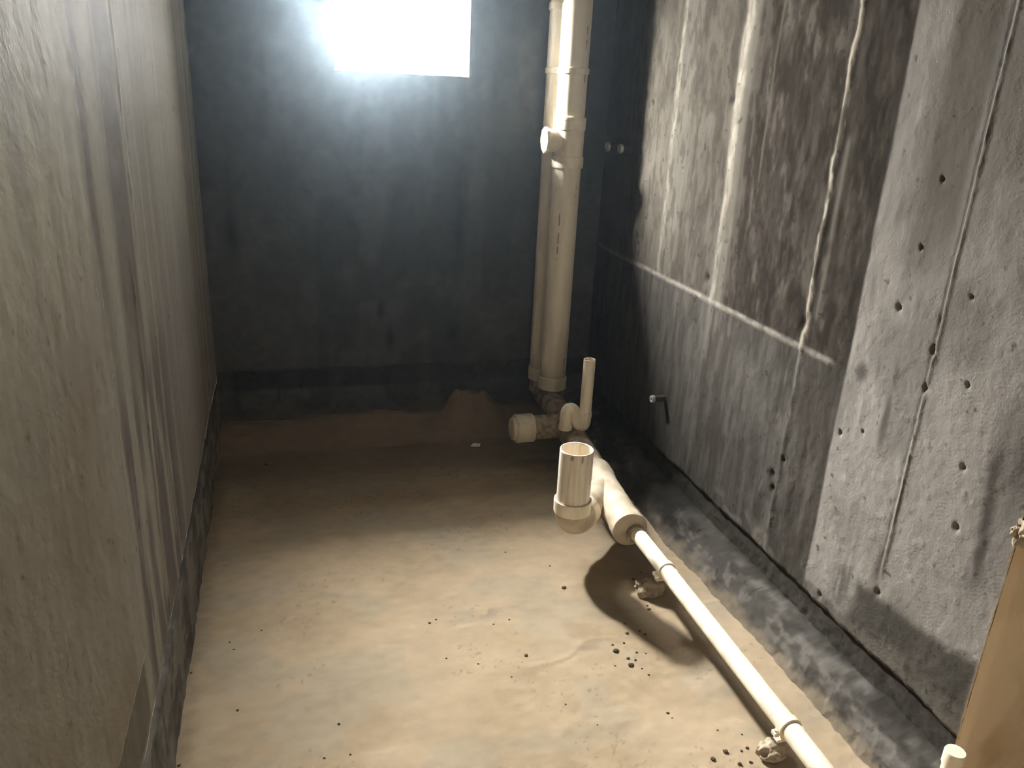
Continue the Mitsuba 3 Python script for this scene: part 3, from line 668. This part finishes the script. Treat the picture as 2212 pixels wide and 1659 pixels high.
# ------------------------------------------------------------------ thin waste pipe with clips
P0 = np.array([1.172, 2.262, .182]); P1 = np.array([1.168, 0.95, .172])
wdir = (P1 - P0) / np.linalg.norm(P1 - P0)
thing('waste_pipe', 'thin cream waste pipe running from the thick drain towards the camera just above the floor', 'pipe')
WR = 0.0272
add('waste_pipe__pipe', tube(line(P0, P1, 30), WR), 'mat_pvc')
for k, yc in enumerate((2.035, 1.325)):
    cpt = P0 + wdir * ((P0[1] - yc) / -wdir[1])
    nm = 'waste_pipe__clip' + ('_%03d' % k if k else '')
    band_ = lathe([(0, WR), (0, WR + .0035), (.001, WR + .0045), (.021, WR + .0045), (.022, WR + .0035), (.022, WR)], cpt + wdir * -.011, wdir)
    ears = [box(cpt + np.array([sx * (WR + .009), 0, -.012]), (.014, .020, .012)) for sx in (-1, 1)]
    base = box(cpt + np.array([0, 0, -WR - .006]), (.066, .020, .008))
    add(nm, cat([band_] + ears + [base]), 'mat_pvc')
    add(nm + '__screw', lathe([(0, .004), (.004, .0035), (.004, 1e-4)], cpt + np.array([-(WR + .009), 0, -.006]), (0, 0, 1), seg=10), 'mat_steel')

# mortar lumps on the floor under the pipe
def block(key, x, y, size, seed, label):
    m = lump((x, y, size[2] * .25), size, seed, 4, .32)
    add(key, m, 'mat_mortar', smooth=True, label=label, category='mortar lump')


block('mortar_lump', 1.190, 2.165, (.062, .050, .050), 3, 'pale lump of mortar on the floor under the waste pipe near the thick drain')
block('mortar_lump_001', 1.205, 1.405, (.050, .036, .036), 5, 'small pale lump of mortar on the floor under the pipe clip nearest the camera')

# ------------------------------------------------------------------ pipe stub at the wall corner
thing('pipe_stub', 'short white pipe stub standing at the corner of the right wall by the tan jamb', 'pipe')
cx, cy = 1.500, 1.135
add('pipe_stub__pipe', tube(line((cx, cy, 0.0), (cx, cy, .195), 6), .0215), 'mat_pvc')
add('pipe_stub__cap', lathe([(0, .0215), (.001, .0245), (.036, .0245), (.040, .0225), (.040, 1e-4)], (cx, cy, .168), (0, 0, 1)), 'mat_pvc')

# ------------------------------------------------------------------ short pipe ends in the right wall
def wall_stub(key, y, z, length, r, label):
    thing(key, label, 'pipe end', None)
    add(key + '__pipe', tube(line((XR + .02, y, z), (XR - length + .008, y, z), 4), r * .86, inner=r * .5), 'mat_dark')
    add(key + '__collar', lathe([(0, r * .86), (0, r * .98), (.002, r), (.012, r), (.014, r * .96), (.014, r * .55), (.008, r * .5)], (XR - length + .012, y, z), (-1, 0, 0), seg=24), 'mat_steel', label='metal collar ring')


wall_stub('wall_pipe_stub', 3.455, 1.432, .062, .021, 'pipe end with a bright collar ring, high on the right wall, throwing a dark shadow')
wall_stub('wall_pipe_stub_001', 3.625, 1.428, .055, .021, 'pipe end in the dark by the far corner, beside the one with the bright ring')
wall_stub('wall_pipe_stub_002', 2.875, .447, .060, .016, 'pipe end low on the right wall behind the thin trap pipe')

# rough mortar at the jamb edge
add('mortar_nub', lump((XR + .004, YN - .004, .792), (.028, .020, .034), 9, 4, .8), 'mat_mortar', smooth=True, label='rough mortar nub stuck on the edge of the tan jamb', category='mortar lump')

# ------------------------------------------------------------------ litter on the floor
CR = [(0.9, 2.249, .0074), (0.951, 1.893, .0090), (0.952, 1.923, .0037), (0.991, 1.921, .0037), (1.012, 1.869, .0037), (0.975, 1.85, .0051), (0.994, 1.837, .0043), (0.971, 1.82, .0080), (0.923, 1.83, .0029), (1.04, 1.86, .0029),
      (0.998, 1.797, .0029), (1.007, 1.767, .0035), (1.023, 1.967, .0053), (1.034, 2.014, .0039), (1.079, 1.95, .0053), (1.068, 1.969, .0046), (0.993, 1.607, .0046), (0.996, 1.586, .0026), (0.776, 1.607, .0019), (1.035, 1.423, .0066),
      (1.082, 1.44, .0070), (1.101, 1.515, .0026), (1.161, 1.486, .0026), (1.148, 1.438, .0044), (1.127, 1.433, .0038), (1.192, 1.436, .0044), (1.099, 1.394, .0055), (1.131, 1.393, .0049), (0.716, 1.703, .0027), (1.167, 2.246, .0051),
      (1.173, 2.218, .0042), (1.181, 2.173, .0058), (1.169, 2.142, .0057), (1.149, 2.072, .0056), (1.152, 2.093, .004), (1.214, 2.285, .0043), (0.4, 2.154, .0046), (0.424, 2.169, .0031), (0.661, 2.116, .0031), (0.604, 2.103, .0031),
      (-0.129, 2.228, .003), (-0.223, 2.191, .0029), (-0.209, 2.152, .0028), (-0.188, 1.882, .0039), (0.666, 1.933, .0058), (0.511, 1.929, .0028), (0.42, 1.973, .0029), (0.081, 1.773, .0038), (0.035, 1.659, .003), (0.102, 1.655, .003),
      (0.895, 2.394, .0034), (0.757, 2.518, .0035), (-0.324, 2.067, .0041), (-0.322, 1.717, .0041), (0.595, 1.85, .0028), (-0.126, 3.447, .0074), (0.25, 2.918, .0028)]
SINGLE = {0: 'dark crumb lying alone on the lit floor just left of the shadow of the riser', 1: 'largest dark crumb of the cluster below the shadow of the riser',
          7: 'second largest dark crumb of the cluster below the shadow of the riser', 55: 'dark crumb in the unlit far left of the floor', 56: 'tiny dark speck of rubble in the unlit middle of the floor',
          40: 'elongated brown crumb at the start of a thin floor ridge', 43: 'dark crumb standing out on the bare floor near the left wall',
          19: 'larger dark crumb near the bottom edge of the photo', 20: 'larger dark crumb near the bottom edge, right of its twin'}
for i, (x, y, s) in enumerate(CR):
    z = float(floor_height(np.array([x]), np.array([y]))[0])
    key = 'debris_crumb' + ('_%03d' % i if i else '')
    m = lump((x, y, z + s * .30), (s * 1.15, s * .95, s * .55), i + 20, 1 if s < .005 else 2, .5)
    if i in SINGLE:
        lab, grp = SINGLE[i], None
    elif x < .2:
        lab, grp = 'small dark crumb scattered on the floor along the left wall', 'crumbs along the left wall'
    elif x < .80:
        lab, grp = 'small dark crumb scattered on the open middle of the floor', 'crumbs in the middle of the floor'
    elif y > 2.02:
        lab, grp = 'small dark crumb beside the mortar lump inside the ring of shadow', 'crumbs inside the ring of shadow'
    elif y > 1.7:
        lab, grp = 'small dark crumb in the cluster below the shadow of the riser', 'crumbs below the shadow of the riser'
    else:
        lab, grp = 'small dark crumb near the pipe clip closest to the camera', 'crumbs near the closest pipe clip'
    add(key, m, 'mat_crumb', smooth=False, label=lab, category='crumb', group=grp)

fz = lambda x, y: float(floor_height(np.array([x]), np.array([y]))[0])
add('twig', tube([np.array([1.083, 1.901, fz(1.083, 1.901) + .002]), np.array([1.095, 1.882, fz(1.095, 1.882) + .003]), np.array([1.109, 1.859, fz(1.109, 1.859) + .002])], .0013, seg=8), 'mat_twig',
    label='tiny straw twig on the floor beside the shadow of the riser', category='twig')
sc = trimesh.Trimesh(np.array([[-.025, 0, 0], [.02, -.012, 0], [.028, .008, .006], [-.005, .016, .010]]) + [.86, 3.47, fz(.86, 3.47) + .004], [[0, 1, 2], [0, 2, 3]], process=False)
sc = cat([sc, trimesh.Trimesh(sc.vertices - [0, 0, .0012], [[0, 2, 1], [0, 3, 2]], process=False)])
add('paper_scrap', sc, 'mat_paper', smooth=False, label='small pale scrap lying on the dark floor by the far wall', category='scrap')
